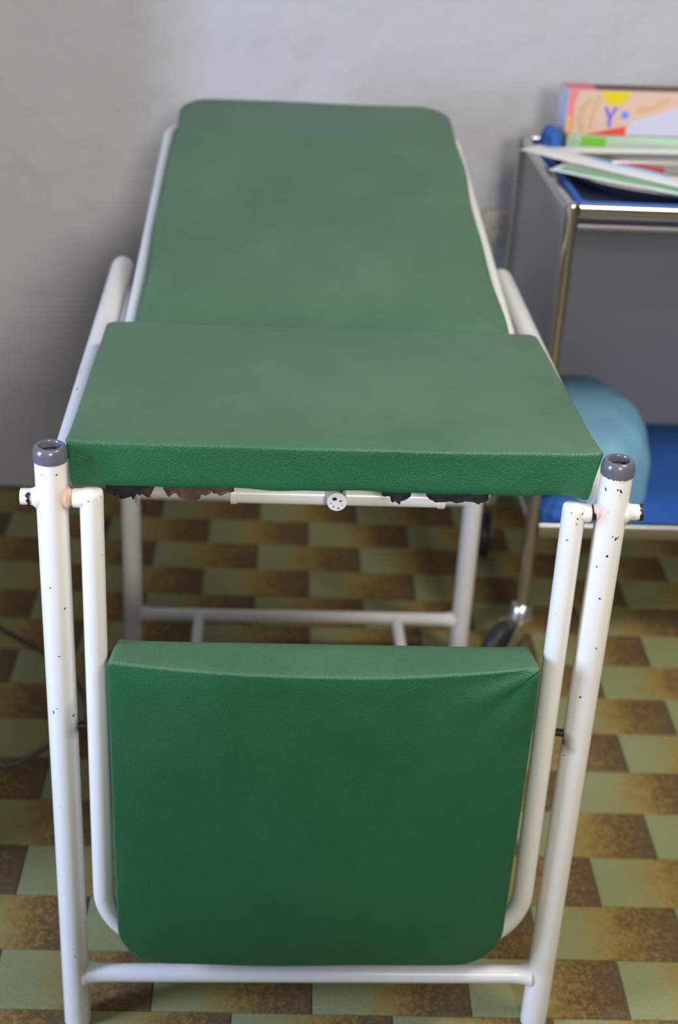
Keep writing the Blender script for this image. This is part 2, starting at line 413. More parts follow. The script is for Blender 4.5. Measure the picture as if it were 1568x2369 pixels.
# floor tiles: brick-bonded, each its own piece (0.22 x 0.11 m)
TS = 0.1103; ANG = -0.0208; GX, GY = 0.4473, 0.0107; GAP = 0.0009
def tile_mesh():
    me = bpy.data.meshes.new('tile'); L, Wd = 2 * TS, TS
    x0, x1, y0, y1, zt, e = GAP, L - GAP, GAP, Wd - GAP, 0.0, 0.0008
    vs = [(x0, y0, -.0035), (x1, y0, -.0035), (x1, y1, -.0035), (x0, y1, -.0035),
          (x0, y0, zt - e), (x1, y0, zt - e), (x1, y1, zt - e), (x0, y1, zt - e),
          (x0 + e, y0 + e, zt), (x1 - e, y0 + e, zt), (x1 - e, y1 - e, zt), (x0 + e, y1 - e, zt)]
    fs = [(0, 1, 5, 4), (1, 2, 6, 5), (2, 3, 7, 6), (3, 0, 4, 7), (4, 5, 9, 8), (5, 6, 10, 9), (6, 7, 11, 10), (7, 4, 8, 11), (8, 9, 10, 11)]
    me.from_pydata(vs, [], fs); uvl = me.uv_layers.new(name='UVMap')
    for lp in me.loops: v = vs[lp.vertex_index]; uvl.data[lp.index].uv = (v[0] / L, v[1] / Wd)
    me.materials.append(M_TILE); return me, vs, fs
TM, TV, TF = tile_mesh()
ca, sa = math.cos(ANG), math.sin(ANG)
far_v, far_f, far_uv = [], [], []
rndt = random.Random(3)
for j in range(-30, 15):
    for i in range(-14, 12):
        u0 = GX + (i + (0.5 if j % 2 else 0)) * 2 * TS; v0 = GY + j * TS
        x, y = u0 * ca - v0 * sa, u0 * sa + v0 * ca
        if y + TS > WY + .1 or x < XL - .1 or x > XR - .15 or y < YF: continue
        if -0.30 < y and -0.95 < x < 1.15:
            o = bpy.data.objects.new('tile', TM); C.objects.link(o); o.parent = floor
            o.location = (x, y, rndt.uniform(-.0002, .0001)); o.rotation_euler = (0, 0, ANG)
        else:
            base = len(far_v)
            for (a, b_, z) in TV: far_v.append((x + a * ca - b_ * sa, y + a * sa + b_ * ca, z))
            for f in TF: far_f.append(tuple(base + q for q in f)); far_uv += [(TV[q][0] / (2 * TS), TV[q][1] / TS) for q in f]
me = bpy.data.meshes.new('outer_tiles'); me.from_pydata(far_v, [], far_f); me.materials.append(M_TILE)
uvl = me.uv_layers.new(name='UVMap')
for k, q in enumerate(far_uv): uvl.data[k].uv = q
o = bpy.data.objects.new('outer_tiles', me); C.objects.link(o); o.parent = floor; o['kind'] = 'stuff'

# ------------------------------------------------------------------ examination couch
couch = thing('examination_couch', 'white tubular steel examination couch with three green leatherette pads', 'examination couch')
PX = 0.31; PR = 0.0175
CH = {
 'l': [(0.8265, -1.08, 0.00112, 1), (0.6865, -1.83, 0.0009, 1), (0.6581, -0.95, 0.0009, 1.4), (0.5955, -1.47, 0.0018, 0.3), (0.516, -2.06, 0.00095, 2.4), (0.5222, -1.79, 0.00068, 1), (0.3769, -1.94, 0.0006, 0.7), (0.1446, -1.46, 0.0006, 1), (0.1317, -1.4, 0.0006, 4), (0.2153, -1.72, 0.0005, 1), (0.0409, -1.3, 0.0007, 1), (0.8259, -1.99, 0.0005, 1.5), (0.5086, -0.66, 0.0012, 2)],
 'al': [(0.8064 - .012, -1.7, 0.00117, 0.6), (0.7969, -0.56, 0.00068, 1.3), (0.7249, -0.63, 0.0009, 1), (0.7212, -2.08, 0.0008, 0.9), (0.6543, -2.3, 0.0012, 0.6), (0.6417, -1.02, 0.0009, 1.3), (0.4258, -1.95, 0.001, 0.5)],
 'r': [(0.8234, -2.43, 0.00099, 2.2), (0.8257, -1.66, 0.0009, 1.5), (0.8242, -1.45, 0.00125, 1.9), (0.8188, -1.46, 0.0006, 1), (0.7643, -1.29, 0.0011, 1.9), (0.7655, -1.13, 0.0009, 1.6), (0.7673, -1.52, 0.0008, 1.2), (0.7423, -1.69, 0.00117, 2), (0.7265, -2.24, 0.00081, 1.2), (0.6866, -1.74, 0.00125, 1), (0.6193, -1.45, 0.0009, 1.3), (0.5491, -2.01, 0.0014, 1), (0.4587, -2.58, 0.00125, 1.1), (0.7972, -2.05, 0.0006, 1), (0.4756, -2.89, 0.00135, 3), (0.4617, -2.96, 0.0009, 4)]
       + [(0.8385 - .0012 * abs(math.sin(k * 1.7)), -2.5 + k * .17, .0013, .9) for k in range(13)],
 'ar': [(0.7934, -1.97, 0.0007, 1), (0.792, -0.97, 0.0011, 1), (0.7865, -1.41, 0.001, 1), (0.78, -1.43, 0.0009, 1), (0.7587, -2.05, 0.0011, 0.8), (0.6675, -2.0, 0.00081, 1.2), (0.6617, -2.14, 0.0007, 1.1), (0.5703, -1.48, 0.0009, 1.2), (0.5529, -1.41, 0.0007, 1), (0.4789, -1.42, 0.0009, 0.8), (0.3944, -1.65, 0.0008, 0.8), (0.3248, -2.08, 0.0022, 0.3)]}
for s, key in ((-1, 'l'), (1, 'r')):
    bm = bmesh.new()
    zp = .792 if s < 0 else .790
    tube(bm, [(s * PX, 0, .0003), (s * PX, 0, .3), (s * PX, 0, .6), (s * PX, 0, .8435)], PR, 32)
    # pivot sleeve through the post with welded flares
    pts = [.0002, .0165, .0185, .021, .0245, .0335, .0342]; rad = [.013, .0135, .0115, .0098, .0093, .0093, .0085]
    tube(bm, [(s * (PX + q), 0, zp) for q in pts], 0, 24, radii=rad)
    pts = [.0002, .0165, .0185, .0205, .0215]; rad = [.013, .0135, .0112, .0096, .0092] if s < 0 else [.010, .0105, .0085, .0080, .0078]
    tube(bm, [(s * (PX - q), 0, zp) for q in pts], 0, 24, radii=rad)
    post = mesh_obj('front_post', bm, M_POST, couch)
    bm = bmesh.new()
    prof = [(.0176, .8375), (.0186, .8375), (.0188, .8390), (.0188, .845), (.0183, .8495), (.0170, .8530), (.0152, .8548), (.0138, .8550), (.0122, .8545), (.0116, .8530), (.0114, .850), (.0114, .838), (.0, .838)]
    lathe(bm, prof[:12], s * PX, 0, 48, caps=False)
    mesh_obj('end_cap', bm, M_CAP, post)['label'] = 'grey plastic ring cap with hollow top'
    bm = bmesh.new(); lathe(bm, [(.0113, .8465), (.0095, .8465), (.005, .8450), (.0001, .8445)], s * PX, 0, 32)
    mesh_obj('cap_hollow', bm, M_CAPIN, post)
    chips(post, s * PX, 0, PR, CH[key])
    # bare metal showing at the outer end of the pivot sleeve
    bm = bmesh.new(); rn = random.Random(5 + s); seg = 26; ra, rb = [], []
    for k in range(seg):
        a = 2 * PI * k / seg
        if s > 0: x1, x0 = PX + .0348, PX + .0300 + rn.uniform(-.0012, .0022)
        else: x0, x1 = PX + .0225 + rn.uniform(-.0012, .001), PX + .0262 + rn.uniform(-.0012, .0022)
        if s < 0 and not (2.3 < a < 4.4): x1 = x0 = PX + .0240
        for lst, xx in ((ra, x0), (rb, x1)): lst.append(bm.verts.new((s * xx, (.0096 if s > 0 else .0106) * math.cos(a), zp + (.0096 if s > 0 else .0106) * math.sin(a))))
    for k in range(seg): bm.faces.new((ra[k], ra[(k + 1) % seg], rb[(k + 1) % seg], rb[k]))
    if s > 0: bm.faces.new(rb)
    mesh_obj('worn_sleeve_end', bm, M_CHIP, post, smooth=False)
    # dark stop pegs between post and hanging arm
    bm = bmesh.new(); tube(bm, [(s * .2935, 0, .485), (s * .278, .002, .485)], .0048 if s > 0 else .0055, 14)
    mesh_obj('stop_peg', bm, M_RUSTPIN, couch)['label'] = 'dark rusty stop peg'
    # side frame: rail running back and bending down into the rear leg
    bm = bmesh.new()
    path = fillet([(s * PX, .012, .778), (s * PX, .893, .778), (s * .309, .895, .004)], .055, 12)
    tube(bm, path, PR, 28)
    sf = mesh_obj('side_frame', bm, M_ENAMEL, couch); sf['label'] = 'white tube rail bending down into rear leg'
    cl = [(.62, .3, .0012), (.69, .9, .0010), (.36, .8, .0010), (.30, .5, .0014), (.22, .9, .0007), (.55, 1.1, .0008), (.47, .6, .0007)]
    bm = bmesh.new()
    for (yy, aa, ss) in cl:
        vs = []
        for k in range(8):
            t = 2 * PI * k / 8; a2 = PI / 2 + s * (.2 + aa * .6) * (-1) + ss * math.cos(t) / PR
            vs.append(bm.verts.new((s * PX + (PR + .0003) * math.cos(a2), yy + ss * 1.5 * math.sin(t), .778 + (PR + .0003) * math.sin(a2))))
        bm.faces.new(vs)
    mesh_obj('paint_chips', bm, M_CHIP, sf, smooth=False)['kind'] = 'stuff'

def bar(name, a, b_, r, lab=None, mat=None, seg=20):
    bm = bmesh.new(); a, b_ = Vector(a), Vector(b_); tube(bm, [a.lerp(b_, t) for t in (0, .25, .5, .75, 1)], r, seg)
    o = mesh_obj(name, bm, mat or M_ENAMEL, couch)
    if lab: o['label'] = lab
    return o
# front crossbar flares at its welded ends
bm = bmesh.new()
xs = [-.296, -.288, -.280, -.270, -.1, .1, .270, .280, .288, .296]; rs = [.0165, .0140, .0128, .0122, .0122, .0122, .0122, .0128, .0140, .0165]
tube(bm, [(x, 0, .086) for x in xs], 0, 24, radii=rs); mesh_obj('front_crossbar', bm, M_ENAMEL, couch)
bm = bmesh.new()
xs = [-.297, -.285, -.275, 0, .275, .285, .297]; rs = [.0165, .0145, .0125, .0125, .0125, .0145, .0165]
tube(bm, [(x, .895, .088) for x in xs], 0, 20, radii=rs); mesh_obj('rear_crossbar', bm, M_ENAMEL, couch)
bar('rear_crossbar', (-.295, .895, .345), (.295, .895, .345), .012)
for s in (-1, 1): bar('lower_strut', (s * .186, .890, .088), (s * .192, .008, .087), .0105)
# seat carrying tube with its round end and the cross tube of the clamp
bar('spine_tube', (.006, .062, .762), (.010, .885, .752), .0115, 'white tube under the seat ending in a round chipped end')
bar('spine_bracket', (.010, .893, .352), (.010, .885, .752), .009)
bm = bmesh.new()
xs = [-.1215, -.1210, -.1135, -.1130, 0, .1240, .1245, .1320, .1325]; rs = [.0115, .0134, .0134, .0120, .0120, .0120, .0134, .0134, .0115]
tube(bm, [(x + .004, .100, .7515) for x in xs], 0, 24, radii=rs)
o = mesh_obj('clamp_tube', bm, M_ENAMEL, couch); o['label'] = 'short white cross tube with collared ends under the seat'
bm = bmesh.new()
for (u, v, s) in ((-.003, .004, .0028), (.004, .0015, .0015), (-.004, -.006, .0010), (.002, -.008, .0013), (.006, -.004, .0008), (-.007, -.002, .0008)):
    vs = [bm.verts.new((.006 + u + s * math.cos(t * PI / 4) * (1 + .3 * math.sin(3 * t)), .0616, .762 + v + s * .8 * math.sin(t * PI / 4))) for t in range(8)]; bm.faces.new(vs)
mesh_obj('paint_chips', bm, M_CHIP, bpy.data.objects['spine_tube'], smooth=False)['kind'] = 'stuff'
# seat support frame hidden under the pad
bm = bmesh.new(); box(bm, -.270, .270, .070, .425, .785, .799, .003)
mesh_obj('seat_board', bm, M_BOARD, couch)

for y_ in (.20, .40): bar('seat_bearer', (-.297, y_, .7755), (.297, y_, .7755), .0095)
# seat pad
def warp_seat(q, hw, ln, th):
    x, y, z = q; u = x / hw; v = y / ln; t = z / th
    nz = noise.noise(Vector((x * 9, y * 9, z * 9))) * .0012
    cor = (max(0, abs(u) - .86) / .14) ** 2 * (max(0, 1 - v * 6)) ** 2
    x += (-0.009 if u > 0 else .003) * abs(u) ** 3 * (1 - t) * (1 - v)       # sides tuck in below
    x *= 1 + .004 * cor
    yy = y - .002 * math.cos(u * PI / 2) * (0.4 + .6 * t) * max(0, 1 - v * 5)
    zz = z + .0035 * cor * t
    edge = max(0, 1 - v * 9)
    yy += edge * (noise.noise(Vector((x * 14, 3, z * 16))) * .0020) + edge * .0007 * math.sin(x * 105 + 2 * math.sin(x * 31)) * max(0, .6 - t)
    if t < .3 and v < .1: zz += noise.noise(Vector((x * 22, 7, 1))) * .0018 - .004 * max(0, abs(u) - .9) / .1 * (u > 0)
    k = .97 - .03 * v
    return Vector((x * (1 + .000 * k), yy, zz + nz))
bm = cushion(.293, .436, .053, (.004, .004, .014, .014), .0035, warp_seat, bot_in=.004, crown=.004)
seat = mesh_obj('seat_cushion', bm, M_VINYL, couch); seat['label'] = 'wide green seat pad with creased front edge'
seat.location = (0, .002, .8045); seat.rotation_euler = (-math.radians(2.9), 0, 0)
# torn lining rags hanging below the front edge
def rag(name, x0, x1, y, z0, depth, mat, seed, slope=0):
    bm = bmesh.new(); rn = random.Random(seed); n = max(8, int((x1 - x0) / .0035)); top, mid, bot = [], [], []
    for k in range(n + 1):
        t = k / n; x = x0 + (x1 - x0) * t
        e = math.sin(PI * t) ** .45 if 0 < t < 1 else 0
        d = depth * e * (.62 + .5 * noise.noise(Vector((x * 55, seed * 3.1, 0))) + .18 * rn.uniform(-1, 1)) + .0006
        zz = z0 + slope * t; yo = noise.noise(Vector((x * 40, seed, 2))) * .003
        top.append(bm.verts.new((x, y + yo * .3, zz + .004))); mid.append(bm.verts.new((x, y + .002 + yo, zz - d * .55))); bot.append(bm.verts.new((x + rn.uniform(-.001, .001), y - .001 + yo * 1.6, zz - d)))
    for A, B in ((top, mid), (mid, bot)):
        for k in range(n): bm.faces.new((A[k], A[k + 1], B[k + 1], B[k]))
    o = mesh_obj(name, bm, mat, seat); o.matrix_parent_inverse = seat.matrix_basis.inverted()
    so = o.modifiers.new('thickness', 'SOLIDIFY'); so.thickness = .0008
    return o
for args in ((-.254, -.205, .014, .801, .020, M_BLACKLINING, 1), (-.236, -.198, .020, .801, .024, M_LINING, 2), (-.190, -.136, .014, .800, .022, M_LINING, 3), (-.137, -.112, .012, .800, .010, M_LINING, 4),
             (.0, .018, .050, .796, .016, M_BLACKLINING, 5), (.052, .085, .012, .798, .010, M_BLACKLINING, 6), (.062, .076, .012, .799, .024, M_BLACKLINING, 7), (.102, .172, .012, .798, .011, M_BLACKLINING, 8)):
    rag('torn_lining', *args)
# a few loose threads
bm = bmesh.new(); rn = random.Random(4)
for k in range(12):
    x = -.213 + rn.uniform(-.010, .010); z = .788; pts = [(x, .018, z + .004)]
    for q in range(4): pts.append((pts[-1][0] + rn.uniform(-.002, .002), .018 + rn.uniform(-.002, .002), pts[-1][2] - rn.uniform(.002, .0055)))
    tube(bm, pts, .00018, 4)
o = mesh_obj('loose_threads', bm, M_LINING, seat); o.matrix_parent_inverse = seat.matrix_basis.inverted(); o['kind'] = 'stuff'

# backrest pad, inclined upwards towards the wall
BZ0, BY0, BTILT = .775, .448, math.radians(10.0)
BL = .835
def warp_back(q, hw, ln, th):
    x, y, z = q; u = x / hw; v = y / ln; t = z / th
    taper = 1 - .055 * v
    wav = 1 + (.010 * math.sin(v * 9.0 + (1.2 if u > 0 else 3.4)) + .006 * math.sin(v * 21)) * abs(u) ** 4
    zz = z - .006 * math.sin(min(1, v * 1.4) * PI) * (1 - u * u) * t
    # pulled crease at the lower corners
    for sx, amp in ((-1, .006), (1, .004)):
        d = (x - sx * hw * .92) * sx * .6 + (y - .055) * .5
        if v < .16 and x * sx > hw * .6: zz -= amp * math.exp(-(d / .006) ** 2) * t * (1 - v / .16)
    nz = noise.noise(Vector((x * 7, y * 7, 4))) * .0022 * t
    return Vector((x * taper * wav, y, zz + nz))
bm = cushion(.2585, BL, .050, (.010, .010, .060, .060), .009, warp_back, bot_in=.006, crown=.006)
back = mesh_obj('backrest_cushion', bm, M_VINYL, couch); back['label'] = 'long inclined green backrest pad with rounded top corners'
back.location = (.000, BY0, BZ0); back.rotation_euler = (BTILT, 0, -.008)
def bk(x, d, h): return (x, BY0 + d * math.cos(BTILT) - h * math.sin(BTILT), BZ0 + d * math.sin(BTILT) + h * math.cos(BTILT))
bm = bmesh.new()
path = fillet([bk(-.271, -.02, -.001), bk(-.254, .815, -.001), bk(.262, .815, -.001), bk(.276, -.02, -.001)], .050, 12)
tube(bm, path, .0112, 22)
mesh_obj('backrest_frame', bm, M_ENAMEL, couch)['label'] = 'white tube hoop around the backrest pad'
bar('hinge_rod', (-.300, .470, .776), (.300, .470, .776), .006, mat=M_RUSTPIN)
# strut propping the backrest from the rear legs
for s in (-1, 1): bar('backrest_prop', (s * .24, .893, .348), bk(s * .245, .62, -.012), .007)

# leg rest hanging folded in front: frame and pad
bm = bmesh.new()
AR = .0133; AL = -.2675; ARR = .2675; AZ = .796
path = fillet([(AL, 0, AZ), (AL - .002, -.004, .148), (ARR + .003, -.004, .148), (ARR, 0, AZ - .004)], .085, 14)
radii = [AR] * len(path); tube(bm, path, AR, 26, radii=radii)
for (x, z, s) in ((AL, AZ, -1), (ARR, AZ - .004, 1)):
    lathe(bm, [(AR, -.0005), (AR * .985, .0030), (AR * .93, .0046), (AR * .78, .0054), (.0005, .0058)], x, 0, 26, cz=z)
    zz = z - .0045
    xa = x + s * .0205 if s < 0 else x + s * .0190
    tube(bm, [(x - s * .006, 0, zz - .001), (x + s * .002, 0, zz), (x + s * .012, 0, zz), (xa - s * .0015, 0, zz), (xa, 0, zz)], 0, 24, radii=[.0110, .0118, .0110, .0108, .0100])
arms = mesh_obj('leg_rest_frame', bm, M_ENAMEL, couch); arms['label'] = 'white U-shaped tube frame hanging from the pivots'
chips(arms, AL, 0, AR, CH['al']); chips(arms, ARR, 0, AR, CH['ar'])
bm = bmesh.new(); tube(bm, [(.2845, 0, .7885), (.2925, 0, .7885)], .0086, 18); mesh_obj('pivot_pin', bm, M_RUSTPIN, couch)['label'] = 'dark bare pivot pin'
def warp_leg(q, hw, ln, th):
    # y = 0 bottom, y = ln top edge; z towards the viewer
    x, y, z = q; u = x / hw; v = y / ln; t = z / th
    top = max(0, (v - .9) / .1)
    cor = (max(0, abs(u) - .78) / .22) ** 2
    yy = y - .0135 * (1 - abs(u) ** 2.2) * top * t + .003 * cor * top * (1 - t)
    zz = z + .006 * (1 - u * u) * t * (1 - .5 * v) + .004 * (1 - u * u) * top * t
    zz += noise.noise(Vector((x * 8, y * 8, 9))) * .0018 * t
    # radiating creases from the upper right corner
    d = math.hypot(x - hw * .93, y - ln * .97)
    if d < .12: zz -= .0022 * (1 - d / .12) * math.sin(math.atan2(ln - y, hw - x) * 9) * t * min(1, d / .02)
    xx = x * (1 - .016 * (1 - v)) + (-.006 * (1 - t) * u * abs(u)) * top
    return Vector((xx, yy, zz))
bm = cushion(.2495, .462, .050, (.058, .058, .008, .008), .004, warp_leg, bot_in=.004, crown=.005)
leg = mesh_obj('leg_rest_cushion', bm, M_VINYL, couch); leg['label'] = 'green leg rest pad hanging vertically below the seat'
leg.matrix_basis = Matrix(((1, 0, 0, -.003), (0, 0, -1, .010), (0, 1, 0, .1430), (0, 0, 0, 1)))
bm = bmesh.new(); box(bm, -.242, .236, .004, .0135, .165, .595, .002)
mesh_obj('leg_rest_board', bm, M_BOARD, couch)['label'] = 'dark board behind the leg rest pad'

# ------------------------------------------------------------------ trolley
TX0, TX1, TY0, TY1, TZ, TL = .423, 1.02, .90, 1.385, .885, .285
tr = thing('instrument_trolley', 'chrome and grey two-tier instrument trolley on castors, right of the couch', 'trolley')
def part(name, bm, mat, par, lab=None, smooth=True):
    o = mesh_obj(name, bm, mat, par, smooth)
    if lab: o['label'] = lab
    return o
for (x, y) in ((TX0, TY0), (TX1, TY0), (TX0, TY1), (TX1, TY1)):
    bm = bmesh.new(); tube(bm, [(x, y, .105), (x, y, .5), (x, y, TZ + .006)], .0120, 20); tube(bm, [(x, y, TZ + .006), (x, y, TZ + .010), (x, y, TZ + .0125)], 0, 20, radii=[.0120, .010, .005])
    part('trolley_post', bm, M_CHROME, tr)
    dx, dy = (-.038, -.036) if y < 1 else (-.012, -.072)
    if x > .8: dx = -dx
    caster = bpy.data.objects.new('castor', None); C.objects.link(caster); caster.parent = tr
    bm = bmesh.new(); lathe(bm, [(.013, .128), (.020, .122), (.0215, .112), (.026, .104), (.027, .096), (.020, .090), (.008, .088)], x, y, 28)
    part('castor_collar', bm, M_STEEL, caster)
    ax = Vector((dx, dy, 0)).normalized(); side = Vector((-ax.y, ax.x, 0)); cw = Vector((x + dx, y + dy, .050))
    bm = bmesh.new()
    for s in (-1, 1):
        o4 = [Vector((x, y, .097)) + side * s * .018 - ax * .016, Vector((x, y, .097)) + side * s * .018 + ax * .030, cw + side * s * .018 + ax * .012, cw + side * s * .018 - ax * .010 + Vector((0, 0, -.012))]
        a = [bm.verts.new(q) for q in o4]; b2 = [bm.verts.new(q + side * s * .002) for q in o4]
        bm.faces.new(a); bm.faces.new(b2[::-1])
        for k in range(4): bm.faces.new((a[k], a[(k + 1) % 4], b2[(k + 1) % 4], b2[k]))
    part('castor_fork', bm, M_STEEL, caster, smooth=False)
    bm = bmesh.new(); prof = [(.006, -.013), (.030, -.013), (.034, -.015), (.046, -.014), (.0495, -.009), (.0498, 0), (.0495, .009), (.046, .014), (.034, .015), (.030, .013), (.006, .013)]
    lathe(bm, prof, 0, 0, 36)
    rot = Vector((0, 0, 1)).rotation_difference(side).to_matrix()
    for v in bm.verts: v.co = rot @ v.co + cw
    part('castor_wheel', bm, M_RUBBER, caster, 'dark rubber wheel')
def rail(name, a, b_, h, d, mt=None, ex=.45):
    bm = bmesh.new(); a, b_ = Vector(a), Vector(b_); T = (b_ - a).normalized(); S = T.cross(Vector((0, 0, 1)))
    prof = []
    for k in range(16):
        t = 2 * PI * k / 16; prof.append((math.copysign(abs(math.cos(t)) ** ex, math.cos(t)) * d / 2, math.copysign(abs(math.sin(t)) ** ex, math.sin(t)) * h / 2))
    A = [bm.verts.new(a + S * p_[0] + Vector((0, 0, p_[1]))) for p_ in prof]; B = [bm.verts.new(b_ + S * p_[0] + Vector((0, 0, p_[1]))) for p_ in prof]
    for k in range(16): bm.faces.new((A[k], A[(k + 1) % 16], B[(k + 1) % 16], B[k]))
    bm.faces.new(A); bm.faces.new(B); return part(name, bm, mt or M_CHROME, tr)
e = .013
for z, h, xe in ((TZ, .020, .8), (TL, .030, .45)):
    rail('cross_rail', (TX0 + e, TY0, z), (TX1 - e, TY0, z), h, .019, M_CHROME if xe == .8 else M_SATIN, ex=xe); rail('cross_rail', (TX0 + e, TY1, z), (TX1 - e, TY1, z), h, .017)
    rail('cross_rail', (TX0, TY0 + e, z), (TX0, TY1 - e, z), h, .015); rail('cross_rail', (TX1, TY0 + e, z), (TX1, TY1 - e, z), h, .015)
rail('cross_rail', (TX0 + e, TY0, TZ - .029), (TX1 - e, TY0, TZ - .029), .010, .010, M_DULL)
bm = bmesh.new(); box(bm, TX0 + .012, TX1 - .012, TY1 - .014, TY1 - .010, TL + .005, TZ - .018, .001); part('back_panel', bm, M_PANEL, tr, smooth=False)
for x in (TX0, TX1):
    bm = bmesh.new(); box(bm, x - .003, x + .003, TY0 + .012, TY1 - .012, TL + .012, TZ - .010, .001); part('side_panel', bm, M_PANEL, tr, smooth=False)
bm = bmesh.new(); box(bm, TX0 + .005, TX1 - .005, TY0 + .006, TY1 - .006, TZ - .016, TZ - .010); part('top_shelf', bm, M_PANEL, tr, smooth=False)
bm = bmesh.new(); box(bm, TX0 + .005, TX1 - .005, TY0 + .006, TY1 - .006, TL - .004, TL + .004); part('lower_shelf', bm, M_PANEL, tr, smooth=False)

# cloths
def heap(name, cx, cy, z0, rx, ry, h, mat, parent=None, seed=0, ex=2.6, folds=.012, n=48, flatten=.8):
    bm = bmesh.new(); rings = []
    for i in range(15):
        t = i / 14; ang = t * PI / 2
        rr = math.cos(ang) ** (2 / ex) if t < 1 else 0; zz = math.sin(ang) ** (2 / ex)
        ring = []
        for k in range(n):
            a = 2 * PI * k / n; ce, se = math.cos(a), math.sin(a)
            x = math.copysign(abs(ce) ** flatten, ce) * rx * rr; y = math.copysign(abs(se) ** flatten, se) * ry * rr
            f = noise.noise(Vector((x * 16 + seed, y * 16, zz * 3))) * folds + .4 * folds * math.sin(a * 9 + seed) * (1 - t)
            ring.append(bm.verts.new((cx + x * (1 + f / rx), cy + y * (1 + f / ry), z0 + zz * h + (f * .5 if t > .1 else 0) )))
        rings.append(ring)
    for a, b_ in zip(rings, rings[1:]):
        for k in range(n): bm.faces.new((a[k], a[(k + 1) % n], b_[(k + 1) % n], b_[k]))
    bm.faces.new(rings[0]); bmesh.ops.remove_doubles(bm, verts=bm.verts[:], dist=1e-6)
    return mesh_obj(name, bm, mat, parent)
LS = TL + .004
bm = bmesh.new(); box(bm, TX0 + .02, TX1 - .02, TY0 + .012, TY1 - .012, LS + .0003, LS + .008, .003)
tag(mesh_obj('shelf_cloth', bm, M_BLUE), 'royal blue cloth lining the lower shelf of the trolley', 'cloth')
o = heap('folded_gown', .560, 1.150, LS + .0085, .122, .200, .150, M_LBLUE, seed=2, ex=3.2, folds=.010)
tag(o, 'pale blue folded cloth heaped on the lower shelf of the trolley', 'cloth')
o = heap('rolled_cloth', .478, .936, LS + .0085, .042, .024, .040, M_BLUE, seed=5, ex=2.4, folds=.006)
tag(o, 'small royal blue cloth bundle at the front corner of the lower shelf', 'cloth')
# top tier
TT = TZ - .010
lin = thing('tray_cloth', 'royal blue cloth lining the top tier under the steel tray', 'cloth')
bm = bmesh.new(); box(bm, TX0 + .014, TX1 - .014, TY0 + .014, TY1 - .014, TT + .0003, TT + .004, .001); part('sheet', bm, M_BLUESHADE, lin, 'flat part of the cloth, its shade painted in as dark navy')
bm = bmesh.new()
tube(bm, fillet([(TX0 + .020, TY1 - .03, TT + .010), (TX0 + .020, TY0 + .022, TT + .010), (TX1 - .03, TY0 + .022, TT + .010)], .02, 6), .0085, 12)
part('rolled_edge', bm, M_BLUE, lin)
o = heap('cloth_bundle', TX0 + .036, TY1 - .085, TT + .0045, .018, .060, .052, M_BLUE, seed=9, ex=2.2, folds=.008)
tag(o, 'dark blue cloth bundle at the rear left corner of the top tier', 'cloth')
# steel bowl/tray
st = thing('steel_tray', 'shallow round stainless steel tray on the top tier', 'tray')
SX, SY = .692, 1.104
bm = bmesh.new()
lathe(bm, [(.0005, .003), (.165, .003), (.184, .010), (.193, .022), (.196, .0255), (.204, .027), (.207, .0255), (.206, .023), (.198, .0205), (.189, .008), (.170, .0008), (.0005, .0005)], SX, SY, 72, cz=TT + .005, sx=1.20, sy=.90)
part('dish', bm, M_STEEL, st)
TZB = TT + .0085
def rod(name, a, b_, r, mat, label, cat, group=None, r2=None):
    bm = bmesh.new(); a, b_ = Vector(a), Vector(b_); n = 8
    tube(bm, [a.lerp(b_, k / n) for k in range(n + 1)], r, 14, radii=[r + ((r2 or r) - r) * k / n for k in range(n + 1)])
    return tag(mesh_obj(name, bm, mat), label, cat, group)
rod('syringe_barrel', (.560, 1.175, TZB + .010), (.640, 1.150, TZB + .010), .0065, M_REDPLASTIC, 'dull red plastic tube lying in the steel tray', 'tube')
rod('forceps', (.55, 1.203, TZB + .008), (.70, 1.215, TZB + .008), .005, M_STEEL, 'slim steel instrument lying at the back of the steel tray', 'instrument')
rod('steel_probe', (.67, 1.06, TZB + .008), (.82, 1.13, TZB + .008), .0045, M_STEEL, 'slim steel instrument lying across the middle of the steel tray', 'instrument')
rod('vial', (.60, 1.10, TZB + .010), (.68, 1.09, TZB + .010), .007, M_TANK, 'tan tube lying near the front of the steel tray', 'tube')
